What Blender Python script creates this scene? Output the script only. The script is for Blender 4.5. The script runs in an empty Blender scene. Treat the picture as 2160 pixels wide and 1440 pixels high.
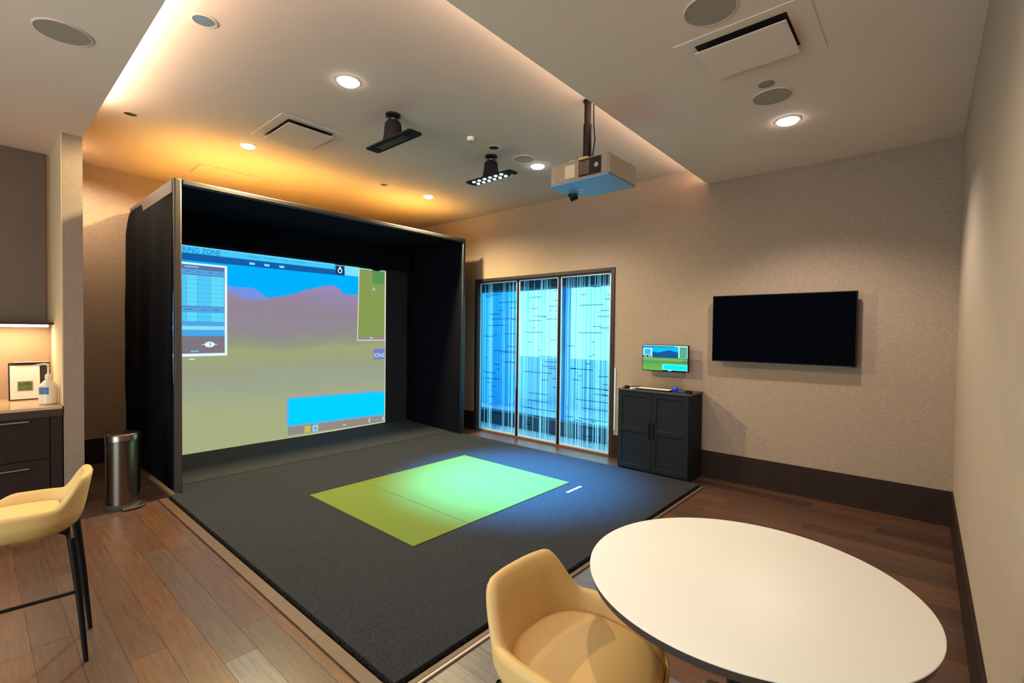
import bpy, bmesh, math, random
from mathutils import Vector, Matrix, noise
random.seed(7)
D = bpy.data
S = bpy.context.scene
COL = S.collection
PI = math.pi

# ------------------------------------------------------------------ camera
cam_d = D.cameras.new('camera'); cam = D.objects.new('camera', cam_d); COL.objects.link(cam)
cam_d.sensor_width = 36.0; cam_d.lens = 36.0 * 1000.2 / 2160.0; cam_d.clip_start = 0.02
yaw, pitch, roll = -0.716397, -0.0198336, 0.0111479
fw = Vector((math.sin(yaw) * math.cos(pitch), math.cos(yaw) * math.cos(pitch), math.sin(pitch)))
rt = Vector((math.cos(yaw), -math.sin(yaw), 0)); up = rt.cross(fw)
r2 = rt * math.cos(roll) + up * math.sin(roll); u2 = -rt * math.sin(roll) + up * math.cos(roll)
M = Matrix((r2, u2, -fw)).transposed().to_4x4(); M.translation = Vector((0, 0, 1.55))
cam.matrix_world = M
S.camera = cam

# ------------------------------------------------------------------ world, view
w = D.worlds.new('world'); S.world = w; w.use_nodes = True
wb = w.node_tree.nodes['Background']; wb.inputs[0].default_value = (0.30, 0.88, 1.0, 1); wb.inputs[1].default_value = 2.6
S.view_settings.view_transform = 'Standard'; S.view_settings.look = 'None'
S.view_settings.exposure = 0.0; S.view_settings.gamma = 1.0; S.view_settings.use_curve_mapping = False
S.cycles.use_denoising = True
S.cycles.max_bounces = 10; S.cycles.diffuse_bounces = 6; S.cycles.glossy_bounces = 4; S.cycles.transparent_max_bounces = 16
S.cycles.sample_clamp_indirect = 6.0
S.cycles.caustics_reflective = False; S.cycles.caustics_refractive = False

# light powers (W)
P_COOL, P_WARM, P_LOW, P_SIDE = 82, 490, 140, 12
COVE_R, COVE_L = 50.0, 110.0

# ------------------------------------------------------------------ room numbers (metres)
YB = 5.284     # wall with the sliding door
XA = -7.10     # wall behind the simulator
XC = 0.20      # near side wall
ZL, ZH = 3.18, 3.36
XS, YS = -1.815, 0.66   # edges of the low ceiling
XK = -5.49     # face of the wall stub and kitchenette

# ------------------------------------------------------------------ helpers
def lin(c):
    return tuple((v / 12.92 if v <= 0.04045 else ((v + 0.055) / 1.055) ** 2.4) for v in c)
def hexc(r, g, b):
    return lin((r / 255, g / 255, b / 255)) + (1,)

class MB:
    def __init__(s): s.v = []; s.f = []; s.m = []
    def add(s, vs, fs, mi=0):
        n = len(s.v); s.v += [tuple(v) for v in vs]
        for f in fs: s.f.append([n + i for i in f]); s.m.append(mi)
        return s
    def box(s, x0, y0, z0, x1, y1, z1, mi=0):
        x0, x1 = sorted((x0, x1)); y0, y1 = sorted((y0, y1)); z0, z1 = sorted((z0, z1))
        vs = [(x, y, z) for z in (z0, z1) for y in (y0, y1) for x in (x0, x1)]
        return s.add(vs, [(0, 2, 3, 1), (4, 5, 7, 6), (0, 1, 5, 4), (2, 6, 7, 3), (0, 4, 6, 2), (1, 3, 7, 5)], mi)
    def quad(s, a, b, c, d, mi=0): return s.add([a, b, c, d], [(0, 1, 2, 3)], mi)
    def prism(s, pts, axis, a, b, mi=0):
        """pts 2D in the other two axes (cyclic order), extruded along axis from a to b"""
        def P(p, t):
            return {'x': (t, p[0], p[1]), 'y': (p[0], t, p[1]), 'z': (p[0], p[1], t)}[axis]
        n = len(pts); vs = [P(p, a) for p in pts] + [P(p, b) for p in pts]
        fs = [tuple(range(n))[::-1], tuple(range(n, 2 * n))] + [(i, (i + 1) % n, n + (i + 1) % n, n + i) for i in range(n)]
        return s.add(vs, fs, mi)
    def lathe(s, prof, cx, cy, seg=32, mi=0, cap=True):
        n = len(s.v); k = len(prof)
        vs = [(cx + r * math.cos(2 * PI * j / seg), cy + r * math.sin(2 * PI * j / seg), z) for r, z in prof for j in range(seg)]
        fs = [(i * seg + j, i * seg + (j + 1) % seg, (i + 1) * seg + (j + 1) % seg, (i + 1) * seg + j) for i in range(k - 1) for j in range(seg)]
        if cap: fs += [tuple(range(seg))[::-1], tuple((k - 1) * seg + j for j in range(seg))]
        return s.add(vs, fs, mi)
    def tube(s, pts, rad, seg=12, mi=0, sx=1.0):
        """tube through pts; rad a number or list; closed ends"""
        pts = [Vector(p) for p in pts]
        if not isinstance(rad, (list, tuple)): rad = [rad] * len(pts)
        rings = []
        for i, p in enumerate(pts):
            d = (pts[min(i + 1, len(pts) - 1)] - pts[max(i - 1, 0)]).normalized()
            a = Vector((0, 0, 1)) if abs(d.z) < 0.9 else Vector((1, 0, 0))
            u = d.cross(a).normalized(); v = d.cross(u).normalized()
            rings += [p + (u * math.cos(2 * PI * j / seg) * sx + v * math.sin(2 * PI * j / seg)) * rad[i] for j in range(seg)]
        k = len(pts)
        fs = [(i * seg + j, i * seg + (j + 1) % seg, (i + 1) * seg + (j + 1) % seg, (i + 1) * seg + j) for i in range(k - 1) for j in range(seg)]
        fs += [tuple(range(seg))[::-1], tuple((k - 1) * seg + j for j in range(seg))]
        return s.add(rings, fs, mi)
    def text(s, txt, size, to3, mi=0, align='LEFT'):
        """font outlines (Blender's own font) turned into faces; to3 maps (u, v) to a point"""
        c = D.curves.new('t', 'FONT'); c.body = txt; c.size = size; c.align_x = align
        o = D.objects.new('t', c); COL.objects.link(o)
        dg = bpy.context.evaluated_depsgraph_get(); me = D.meshes.new_from_object(o.evaluated_get(dg))
        s.add([to3(v.co.x, v.co.y) for v in me.vertices], [tuple(p.vertices) for p in me.polygons], mi)
        D.objects.remove(o); D.curves.remove(c); D.meshes.remove(me)
        return s
    def build(s, name, mats, parent=None, bevel=0, seg=2, smooth=30, world=True, fix=True):
        me = D.meshes.new(name)
        off = parent_origin(parent) if (parent is not None and world) else Vector((0, 0, 0))
        me.from_pydata([tuple(Vector(v) - off) for v in s.v], [], s.f)
        if not isinstance(mats, (list, tuple)): mats = [mats]
        for m in mats: me.materials.append(m)
        for p, i in zip(me.polygons, s.m): p.material_index = i
        if fix:
            b = bmesh.new(); b.from_mesh(me); bmesh.ops.recalc_face_normals(b, faces=b.faces); b.to_mesh(me); b.free()
        if smooth:
            for p in me.polygons: p.use_smooth = True
            me.set_sharp_from_angle(angle=math.radians(smooth))
        me.update()
        o = D.objects.new(name, me); COL.objects.link(o)
        if parent is not None: o.parent = parent
        if bevel:
            m = o.modifiers.new('bevel', 'BEVEL'); m.width = bevel; m.segments = seg; m.limit_method = 'ANGLE'; m.angle_limit = math.radians(40)
        return o
def parent_origin(p):
    v = Vector(p.location)
    while p.parent is not None: p = p.parent; v += Vector(p.location)
    return v
def tag(o, label=None, cat=None, group=None, kind=None):
    if label: o['label'] = label
    if cat: o['category'] = cat
    if group: o['group'] = group
    if kind: o['kind'] = kind
    return o
def thing(name, label, cat, loc=(0, 0, 0), rz=0, group=None):
    o = D.objects.new(name, None); COL.objects.link(o); o.location = loc; o.rotation_euler = (0, 0, rz); o.empty_display_size = 0.05
    return tag(o, label, cat, group)
def struct(o): o['kind'] = 'structure'; return o
def lamp(name, kind, loc, power, color, parent, **kw):
    l = D.lights.new(name, kind); l.energy = power; l.color = color
    for k, v in kw.items(): setattr(l, k, v)
    o = D.objects.new(name, l); COL.objects.link(o)
    if parent is not None:
        o.parent = parent; o.location = Vector(loc) - parent_origin(parent)
    else: o.location = loc
    return o

# ------------------------------------------------------------------ materials
def mat(name, col, rough=0.5, metal=0.0, spec=0.5, bump=0.0, bscale=200, var=0.0, vscale=8, emit=None, estr=1.0, coat=0.0, stretch=None, sheen=0.0):
    m = D.materials.new(name); m.use_nodes = True; nt = m.node_tree; b = nt.nodes['Principled BSDF']
    c = col if len(col) == 4 else hexc(*col)
    b.inputs['Base Color'].default_value = c; b.inputs['Roughness'].default_value = rough
    b.inputs['Metallic'].default_value = metal; b.inputs['Specular IOR Level'].default_value = spec
    b.inputs['Coat Weight'].default_value = coat; b.inputs['Sheen Weight'].default_value = sheen
    tc = nt.nodes.new('ShaderNodeTexCoord'); mp = nt.nodes.new('ShaderNodeMapping')
    nt.links.new(tc.outputs['Object'], mp.inputs[0])
    if stretch: mp.inputs['Scale'].default_value = stretch
    if var:
        n = nt.nodes.new('ShaderNodeTexNoise'); n.inputs['Scale'].default_value = vscale; n.inputs['Detail'].default_value = 6; n.inputs['Roughness'].default_value = 0.65
        nt.links.new(mp.outputs[0], n.inputs['Vector'])
        r = nt.nodes.new('ShaderNodeMapRange'); r.inputs[1].default_value = 0.3; r.inputs[2].default_value = 0.7; r.inputs[3].default_value = 1 - var; r.inputs[4].default_value = 1 + var
        nt.links.new(n.outputs['Fac'], r.inputs[0])
        x = nt.nodes.new('ShaderNodeMix'); x.data_type = 'RGBA'; x.blend_type = 'MULTIPLY'; x.inputs[0].default_value = 1
        x.inputs[6].default_value = c; nt.links.new(r.outputs[0], x.inputs[7]); nt.links.new(x.outputs[2], b.inputs['Base Color'])
    if bump:
        n = nt.nodes.new('ShaderNodeTexNoise'); n.inputs['Scale'].default_value = bscale; n.inputs['Detail'].default_value = 3
        nt.links.new(mp.outputs[0], n.inputs['Vector'])
        bp = nt.nodes.new('ShaderNodeBump'); bp.inputs['Strength'].default_value = bump; bp.inputs['Distance'].default_value = 0.004
        nt.links.new(n.outputs['Fac'], bp.inputs['Height']); nt.links.new(bp.outputs[0], b.inputs['Normal'])
    if emit is not None:
        b.inputs['Emission Color'].default_value = emit if len(emit) == 4 else hexc(*emit); b.inputs['Emission Strength'].default_value = estr
    return m
def glow(name, col, estr=1.0):
    return mat(name, (0.002, 0.002, 0.002, 1), rough=0.9, spec=0.0, emit=col, estr=estr)

M_wall = mat('linen_wallcovering', (156, 134, 118), 0.85, var=0.16, vscale=45, bump=0.5, bscale=350, stretch=(1, 1, 1.6))
M_wallC = mat('painted_side_wall', (168, 150, 134), 0.85, var=0.03, vscale=6, bump=0.15, bscale=120)
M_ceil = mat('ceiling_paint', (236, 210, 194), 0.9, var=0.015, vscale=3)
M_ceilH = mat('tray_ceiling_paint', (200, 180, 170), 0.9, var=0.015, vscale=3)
M_base = mat('dark_baseboard_wood', (42, 28, 23), 0.6, spec=0.15, var=0.25, vscale=7, stretch=(1, 1, 6))
M_white = mat('white_paint', (205, 196, 184), 0.6)
M_grille = mat('speaker_grille_paint', (172, 154, 138), 0.9, bump=0.6, bscale=900)
M_black = mat('black_enclosure_fabric', (11, 12, 20), 0.95, spec=0.08, bump=0.4, bscale=400, var=0.2, vscale=4)
M_post = mat('padded_frame_vinyl', (64, 53, 52), 0.6, bump=0.2, bscale=200)
M_ply = mat('tan_roof_panel', (226, 194, 118), 0.8, var=0.1, vscale=5)
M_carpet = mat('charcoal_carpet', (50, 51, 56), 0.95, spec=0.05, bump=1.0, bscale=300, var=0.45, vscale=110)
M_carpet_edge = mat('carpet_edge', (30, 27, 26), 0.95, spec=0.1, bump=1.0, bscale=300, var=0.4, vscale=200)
M_turf = mat('green_turf', (104, 122, 56), 0.9, spec=0.1, bump=0.8, bscale=500, var=0.10, vscale=200)
M_turf_seam = mat('turf_seam', (88, 100, 30), 0.9)
M_borderwood = mat('light_border_wood', (84, 58, 45), 0.5, var=0.2, vscale=9, stretch=(3, 1, 1))
M_strip = mat('pale_metal_strip', (176, 158, 146), 0.5, metal=0.3)
M_darkmetal = mat('dark_metal', (24, 21, 24), 0.45, metal=0.6)
M_blackpl = mat('black_plastic', (14, 14, 16), 0.5, spec=0.2)
M_screenoff = mat('dark_tv_glass', (4, 5, 12), 0.25, spec=0.04)
M_cab = mat('black_brown_veneer', (24, 26, 33), 0.65, spec=0.15, bump=0.1, bscale=60, stretch=(1, 1, 8), var=0.15, vscale=12)
M_cabline = mat('veneer_edge', (58, 56, 58), 0.4)
M_kcab = mat('espresso_kitchen_front', (48, 34, 30), 0.6, spec=0.2, var=0.15, vscale=10, stretch=(1, 8, 1), bump=0.1, bscale=80)
M_kpanel = mat('taupe_upper_panel', (112, 94, 80), 0.6, var=0.05, vscale=6, bump=0.1, bscale=200)
M_back = mat('beige_backsplash', (190, 152, 116), 0.5)
M_niche = mat('cream_niche_paint', (226, 200, 160), 0.7)
M_counter = mat('beige_stone_counter', (206, 172, 136), 0.18, var=0.05, vscale=30)
M_steel = mat('brushed_steel', (200, 190, 180), 0.28, metal=1.0, bump=0.05, bscale=80, stretch=(1, 1, 0.05))
M_steel2 = mat('polished_steel_can', (128, 114, 106), 0.22, metal=1.0)
M_leather = mat('tan_leather', (216, 176, 114), 0.5, spec=0.4, bump=0.08, bscale=300)
M_leather2 = mat('tan_leather_cushion', (226, 186, 124), 0.48, spec=0.4, bump=0.06, bscale=300)
M_tabletop = mat('white_laminate', (236, 231, 224), 0.45)
M_tedge = mat('dark_table_edge', (58, 46, 42), 0.5)
M_doorframe = mat('dark_door_frame', (46, 34, 36), 0.5, spec=0.3, var=0.15, vscale=10, stretch=(1, 1, 0.2))
M_dooredge = mat('dark_blue_mullion', (6, 8, 28), 0.5, spec=0.2)
M_grey = mat('grey_plastic', (150, 140, 130), 0.5)
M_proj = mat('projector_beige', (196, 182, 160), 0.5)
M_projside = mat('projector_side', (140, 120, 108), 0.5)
M_projbot = mat('projector_underside_bluelit', (112, 150, 196), 0.4)  # blue light falling on the underside is put into its base colour
M_yellow = mat('yellow_tape', (196, 172, 60), 0.5)
M_paper = mat('white_paper', (236, 222, 204), 0.6)
M_clearwhite = mat('milky_plastic', (238, 224, 204), 0.3)
M_bluelabel = mat('blue_label', (70, 120, 170), 0.5)
M_bluepl = mat('blue_plastic', (24, 60, 190), 0.4)
M_lens = glow('downlight_lens', (1.0, 0.93, 0.84, 1), 30)
M_lensW = glow('downlight_lens_warm', (1.0, 0.72, 0.36, 1), 22)
M_led = glow('undershelf_led', (1.0, 0.80, 0.58, 1), 9)
M_cove = glow('cove_led', (1.0, 0.80, 0.56, 1), COVE_R)
M_coveL = glow('cove_led_left', (1.0, 0.82, 0.58, 1), COVE_L)
M_ledcool = glow('cool_led_lens', (0.66, 0.86, 1.0, 1), 12)
M_offlens = mat('unlit_lens', (92, 112, 130), 0.3)
M_hole = mat('dark_recess', (22, 14, 12), 0.8)

# ------------------------------------------------------------------ floor of wide planks
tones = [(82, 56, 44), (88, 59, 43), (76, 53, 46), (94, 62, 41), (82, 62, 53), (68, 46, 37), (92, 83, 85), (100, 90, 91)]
FM = []
for i, t in enumerate(tones):
    FM.append(mat('floor_plank_tone_%d' % i, t, 0.30, spec=0.45, var=0.34, vscale=5, stretch=(1.0, 12, 1), bump=0.08, bscale=90))
M_gap = mat('plank_gap', (62, 46, 40), 0.8)
fl = MB(); fl.box(XA, -3.0, -0.08, XC, YB + 0.1, -0.0015, 8)
y = -3.0; row = 0
while y < YB:
    x = XA - random.uniform(0, 1.2); y1 = min(y + 0.145, YB)
    while x < XC:
        L = random.uniform(1.1, 1.7); x1 = x + L; cx, cy = x + L / 2, y + 0.07
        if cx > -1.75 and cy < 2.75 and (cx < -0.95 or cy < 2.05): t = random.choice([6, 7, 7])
        elif cx > -1.75 and cy > 2.0: t = random.choice([0, 1, 5, 2, 1])
        elif cx < -1.75: t = random.choice([0, 1, 2, 3, 4, 4, 0, 1])
        else: t = random.choice([0, 1, 2, 5])
        a, b = max(x + 0.0008, XA), min(x1 - 0.0008, XC)
        if b > a: fl.box(a, y + 0.0008, -0.0014, b, y1 - 0.0008, 0.0, t)
        x = x1
    y += 0.145; row += 1
struct(fl.build('floor', FM + [M_gap], smooth=0))

# ------------------------------------------------------------------ walls and ceilings
T = 0.12
# wall with the door: opening x -5.38..-2.91, z 0..2.37
wb_ = MB()
DX0, DX1, DZ = -5.375, -2.912, 2.37
wb_.box(XA - T, YB, 0, DX0, YB + T, ZH + 0.05); wb_.box(DX1, YB, 0, XC + T, YB + T, ZH + 0.05); wb_.box(DX0, YB, DZ, DX1, YB + T, ZH + 0.05)
struct(wb_.build('wall_back', M_wall, smooth=0))
struct(MB().box(XA - T, YS, 0, XA, YB, ZH + 0.05).build('wall_left', M_wall, smooth=0))
struct(MB().box(XC, -3.0, 0, XC + T, YB, ZH + 0.05).build('wall_right', M_wallC, smooth=0))
# wall stub between simulator and kitchenette
st = MB().box(-6.30, 0.53, 0, XK, YS, ZL, 0).box(XA, 0.53, 0, -6.30, YS, ZL, 0)
struct(st.build('wall_stub', M_wall, smooth=0))
struct(MB().box(-6.30, 0.524, 0.885, XK - 0.001, 0.53, ZL, 0).build('wall_niche_side', M_niche, smooth=0))
struct(MB().box(-6.44, -3.0, 0, -6.32, 0.53, ZL).build('wall_kitchenette', M_back, smooth=0))
struct(MB().box(-6.44, -3.12, 0, -3.7, -3.0, ZL).box(-0.1, -3.12, 0, XC + T, -3.0, ZL).box(-3.7, -3.12, 2.6, -0.1, -3.0, ZL).build('wall_front', M_wallC, smooth=0))
# unseen fill light, added in the wide opening behind the camera
lamp('rear_fill_light', 'AREA', (-1.9, -3.1, 1.35), 110, (1.0, 0.88, 0.80), None, shape='RECTANGLE', size=3.4, size_y=2.3).rotation_euler = (math.radians(90), 0, 0)
# ceilings: low slab (L shape) with the tray above it
lc = MB().box(XS, YS, ZL, XC + T, YB, ZL + 0.035).box(XA - T, -3.12, ZL, XC + T, YS, ZL + 0.035)
struct(lc.build('ceiling_low', M_ceil, smooth=0))
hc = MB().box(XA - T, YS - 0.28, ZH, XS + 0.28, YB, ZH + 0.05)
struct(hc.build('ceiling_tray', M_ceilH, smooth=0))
# cove back faces
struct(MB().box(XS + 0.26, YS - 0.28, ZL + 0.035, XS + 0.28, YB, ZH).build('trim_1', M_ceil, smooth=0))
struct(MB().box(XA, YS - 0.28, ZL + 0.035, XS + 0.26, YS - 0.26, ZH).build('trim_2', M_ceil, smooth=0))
# cove led strips, hidden on top of the low ceiling
cs = MB().box(XS + 0.05, YS + 0.1, ZL + 0.036, XS + 0.08, YB - 0.02, ZL + 0.05)
tag(cs.build('cove_light_strip', M_cove, smooth=0), 'warm LED strip in the ceiling cove above the projector pole', 'strip light')
cs = MB().box(-5.0, YS - 0.09, ZL + 0.036, XS + 0.05, YS - 0.06, ZL + 0.05)
tag(cs.build('cove_light_strip', M_coveL, smooth=0), 'warm LED strip in the ceiling cove nearest the kitchenette', 'strip light')

# baseboards
BH = 0.285
def base(name, *a):
    m = MB()
    for (x0, y0, x1, y1) in a: m.box(x0, y0, 0, x1, y1, BH)
    struct(m.build(name, M_base, bevel=0.003, smooth=0))
base('baseboard_back', (DX1 + 0.001, YB - 0.014, XC, YB))
base('baseboard_back_left', (XA, YB - 0.014, DX0 - 0.001, YB))
base('baseboard_left', (XA, YS, XA + 0.014, YB - 0.014))
base('baseboard_right', (XC - 0.014, -3.0, XC, YB - 0.014))
base('baseboard_stub', (XA + 0.014, YS, XK, YS + 0.014))
struct(MB().box(DX1, YB - 0.026, 0, XC - 0.014, YB - 0.014, 0.022).build('trim_3', M_base, bevel=0.004, smooth=0))

# ------------------------------------------------------------------ sliding door of three patterned glass panels
def glassmat():
    m = D.materials.new('frosted_pattern_glass'); m.use_nodes = True; nt = m.node_tree
    for n in list(nt.nodes): nt.nodes.remove(n)
    o = nt.nodes.new('ShaderNodeOutputMaterial'); mx = nt.nodes.new('ShaderNodeMixShader'); t = nt.nodes.new('ShaderNodeBsdfTransparent')
    t.inputs[0].default_value = (0.86, 0.97, 1.0, 1)
    g = nt.nodes.new('ShaderNodeBsdfGlossy'); g.inputs[0].default_value = (1, 1, 1, 1); g.inputs['Roughness'].default_value = 0.05
    mx.inputs[0].default_value = 0.05
    nt.links.new(t.outputs[0], mx.inputs[1]); nt.links.new(g.outputs[0], mx.inputs[2]); nt.links.new(mx.outputs[0], o.inputs[0])
    return m
def filmmat(name, col, tr):
    m = D.materials.new(name); m.use_nodes = True; nt = m.node_tree
    for n in list(nt.nodes): nt.nodes.remove(n)
    o = nt.nodes.new('ShaderNodeOutputMaterial'); mx = nt.nodes.new('ShaderNodeMixShader'); t = nt.nodes.new('ShaderNodeBsdfTransparent')
    t.inputs[0].default_value = col
    g = nt.nodes.new('ShaderNodeBsdfTranslucent'); g.inputs[0].default_value = (0.9, 0.95, 1, 1)
    mx.inputs[0].default_value = tr
    nt.links.new(t.outputs[0], mx.inputs[1]); nt.links.new(g.outputs[0], mx.inputs[2]); nt.links.new(mx.outputs[0], o.inputs[0])
    return m
M_glass = glassmat()
M_reedD = filmmat('dark_reed', (0.22, 0.60, 0.74, 1), 0.05)
M_reedB = filmmat('teal_joint', (0.03, 0.22, 0.34, 1), 0.0)
M_reedW = filmmat('milky_reed', (1, 1, 1, 1), 0.7)
door = thing('door_1', 'dark-framed sliding glass door with three patterned panels beside the cabinet', 'door', (-4.14, YB, 0))
door['kind'] = 'structure'
fr = MB()
fr.box(DX0, YB - 0.015, 0, DX0 + 0.055, YB + 0.10, DZ).box(DX1 - 0.055, YB - 0.015, 0, DX1, YB + 0.10, DZ).box(DX0 + 0.055, YB - 0.015, DZ - 0.045, DX1 - 0.055, YB + 0.10, DZ)
fr.build('door_frame', M_doorframe, door, bevel=0.004, smooth=0)
rf = MB().box(DX0 - 0.03, YB - 0.012, 0, DX0, YB - 0.001, DZ + 0.02).box(DX1, YB - 0.012, 0, DX1 + 0.02, YB - 0.001, DZ + 0.02)
MB().box(DX0 + 0.055, YB - 0.005, 0, DX1 - 0.055, YB + 0.09, 0.022).build('threshold', mat('threshold_wood', (104, 70, 58), 0.4), door, smooth=0)
px = [-5.32, -4.52, -3.775, -2.967]
rnd = random.Random(11)
M_edgewhite = mat('pale_panel_edge', (206, 226, 244), 0.3, metal=0.2)
for k in range(3):
    a, b = px[k] + 0.020, px[k + 1] - 0.020
    pn = MB().box(a + 0.008, YB + 0.036, 0.03, b - 0.008, YB + 0.040, 2.305).build('glass_panel', M_glass, door, smooth=0)
    e = MB(); w_ = 0.014
    e.box(a, YB + 0.03, 0.022, b, YB + 0.046, 0.022 + w_ + 0.006).box(a, YB + 0.03, 2.31 - w_, b, YB + 0.046, 2.31).box(a, YB + 0.03, 0.04, a + w_, YB + 0.046, 2.30).box(b - w_, YB + 0.03, 0.04, b, YB + 0.046, 2.30)
    e.build('panel_rim', M_edgewhite, pn, smooth=0)
    pt = MB()
    x = a + 0.05; cols = []
    while x < b - 0.02:
        wd = rnd.choice([0.004, 0.005, 0.006, 0.008]); z = 0.03; top = 2.30
        sty = rnd.random()
        if sty < 0.52:
            pt.box(x, YB + 0.050, z, x + wd * 0.8, YB + 0.052, top, 0)
        elif sty < 0.85:
            pt.box(x, YB + 0.050, z, x + wd * 1.5, YB + 0.052, top, 1)
        cols.append(x); x += rnd.choice([0.012, 0.014, 0.018, 0.026])
    z = 0.2
    while z < 2.18:
        n = rnd.choice([1, 1, 2, 2]); 
        for _ in range(n):
            L = rnd.choice([0.05, 0.08, 0.12, 0.22, 0.36, 0.5]); xs = rnd.uniform(a + 0.04, b - 0.04)
            xe = min(xs + L, b - 0.03); zz = z + rnd.uniform(-0.02, 0.02)
            pt.box(xs, YB + 0.053, zz, xe, YB + 0.055, zz + 0.008, 2)
        z += rnd.choice([0.06, 0.08, 0.11])
    pt.build('woven_pattern', [M_reedD, M_reedW, M_reedB], pn, smooth=0)
for x in px[1:3]:
    MB().box(x - 0.019, YB + 0.018, 0.02, x + 0.019, YB + 0.062, 2.325).build('mullion', M_dooredge, door, bevel=0.003, smooth=0)
MB().box(px[1] - 0.004, YB + 0.004, 0.72, px[1] + 0.006, YB + 0.017, 2.28).build('pull_bar', M_steel, door, bevel=0.003, smooth=0)
MB().box(DX0 + 0.056, YB - 0.004, 2.312, DX1 - 0.056, YB + 0.06, 2.3245).build('top_track', M_dooredge, door, smooth=0)
lt = MB().box(DX1 + 0.012, YB - 0.010, 0.34, DX1 + 0.03, YB - 0.0005, 1.12)
lt.build('wall_bracket', M_edgewhite, door, smooth=0)

# courtyard outside the door
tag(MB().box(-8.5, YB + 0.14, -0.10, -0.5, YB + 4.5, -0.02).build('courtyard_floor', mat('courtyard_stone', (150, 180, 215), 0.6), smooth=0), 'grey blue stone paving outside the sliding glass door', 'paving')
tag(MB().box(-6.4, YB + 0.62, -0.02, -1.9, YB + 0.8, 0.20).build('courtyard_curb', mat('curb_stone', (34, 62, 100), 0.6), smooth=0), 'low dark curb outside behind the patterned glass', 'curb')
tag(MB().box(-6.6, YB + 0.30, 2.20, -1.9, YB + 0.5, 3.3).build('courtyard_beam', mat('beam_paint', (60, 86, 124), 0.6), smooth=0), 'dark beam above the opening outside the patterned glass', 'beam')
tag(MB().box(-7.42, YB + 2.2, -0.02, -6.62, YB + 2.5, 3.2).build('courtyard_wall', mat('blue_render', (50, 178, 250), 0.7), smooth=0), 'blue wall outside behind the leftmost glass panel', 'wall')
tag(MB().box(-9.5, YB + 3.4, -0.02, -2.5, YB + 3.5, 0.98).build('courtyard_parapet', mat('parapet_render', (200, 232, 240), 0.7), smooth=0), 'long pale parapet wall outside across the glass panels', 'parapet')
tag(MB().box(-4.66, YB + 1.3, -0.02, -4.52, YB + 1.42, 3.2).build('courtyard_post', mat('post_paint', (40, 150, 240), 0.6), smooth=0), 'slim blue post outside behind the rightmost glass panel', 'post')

# ------------------------------------------------------------------ simulator enclosure
EX, EY0, EY1, EZ = -5.16, 1.24, 4.86, 2.92
enc = thing('golf_simulator_enclosure', 'large black fabric golf simulator enclosure open towards the carpet', 'golf enclosure', (-6.1, 3.05, 0))
# side walls, back and roof: fabric with soft rounded rear corner
def fabric_side(yv, out):
    m = MB(); n = 22; nz = 14; rows = []
    for i in range(n + 1):
        x = EX - 0.055 - (XA + 0.03 - EX + 0.055) * -i / n
        row = []
        for j in range(nz + 1):
            t = j / nz
            ztop = EZ - 0.05 - (0.22 * max(0, (i / n - 0.86) / 0.14) ** 2)
            z = 0.035 + (ztop - 0.035) * t
            wob = 0.016 + 0.016 * math.sin(i * 0.9 + t * 2.1) * math.sin(t * PI) + 0.02 * (i / n) ** 2 + 0.01 * noise.noise(Vector((x * 2, z * 2, yv)))
            row.append((x, yv + out * wob, z))
        rows.append(row)
    vs = [p for r in rows for p in r] + [(p[0], p[1] - out * 0.012, p[2]) for r in rows for p in r]
    W = nz + 1; N = (n + 1) * W; fs = []
    for i in range(n):
        for j in range(nz):
            a = i * W + j; fs.append((a, a + 1, a + W + 1, a + W)); fs.append((N + a, N + a + W, N + a + W + 1, N + a + 1))
    for i in range(n):
        for j in (0, nz):
            a = i * W + j; fs.append((a, a + W, N + a + W, N + a))
    for j in range(nz):
        for i in (0, n):
            a = i * W + j; fs.append((a, a + 1, N + a + 1, N + a))
    return m.add(vs, fs)
fabric_side(EY0 + 0.02, -1).build('side_curtain', M_black, enc)
fabric_side(EY1 - 0.02, 1).build('side_curtain', M_black, enc)
MB().box(XA + 0.03, EY0 + 0.02, EZ - 0.05, EX - 0.05, EY1 - 0.02, EZ - 0.012).build('roof_panel', M_ply, enc, smooth=0)
MB().box(XA + 0.03, EY0 + 0.05, EZ - 0.066, EX - 0.06, EY1 - 0.05, EZ - 0.052).build('roof_lining', M_black, enc, smooth=0)
MB().box(XA + 0.02, EY0 + 0.04, 0.03, XA + 0.03, EY1 - 0.04, EZ - 0.06).build('back_curtain', M_black, enc, smooth=0)
# padded front frame
MB().box(EX - 0.055, EY0, 0.03, EX, EY0 + 0.06, EZ).build('front_post', M_post, enc, bevel=0.012)
MB().box(EX - 0.055, EY1 - 0.05, 0.03, EX, EY1, EZ).build('front_post', mat('navy_glossy_vinyl', (20, 22, 34), 0.32), enc, bevel=0.012)
MB().box(EX - 0.055, EY0 + 0.06, EZ - 0.055, EX, EY1 - 0.05, EZ).build('front_beam', mat('beam_vinyl', (46, 38, 38), 0.6, bump=0.2, bscale=200), enc, bevel=0.012)
sb = MB().prism([(EX - 0.06, EZ), (EX - 0.06, EZ - 0.13), (-6.92, EZ - 0.13), (-6.92, EZ)], 'y', EY0 - 0.004, EY0 + 0.02)
sb.build('side_rail_sleeve', M_post, enc, bevel=0.006)
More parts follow.
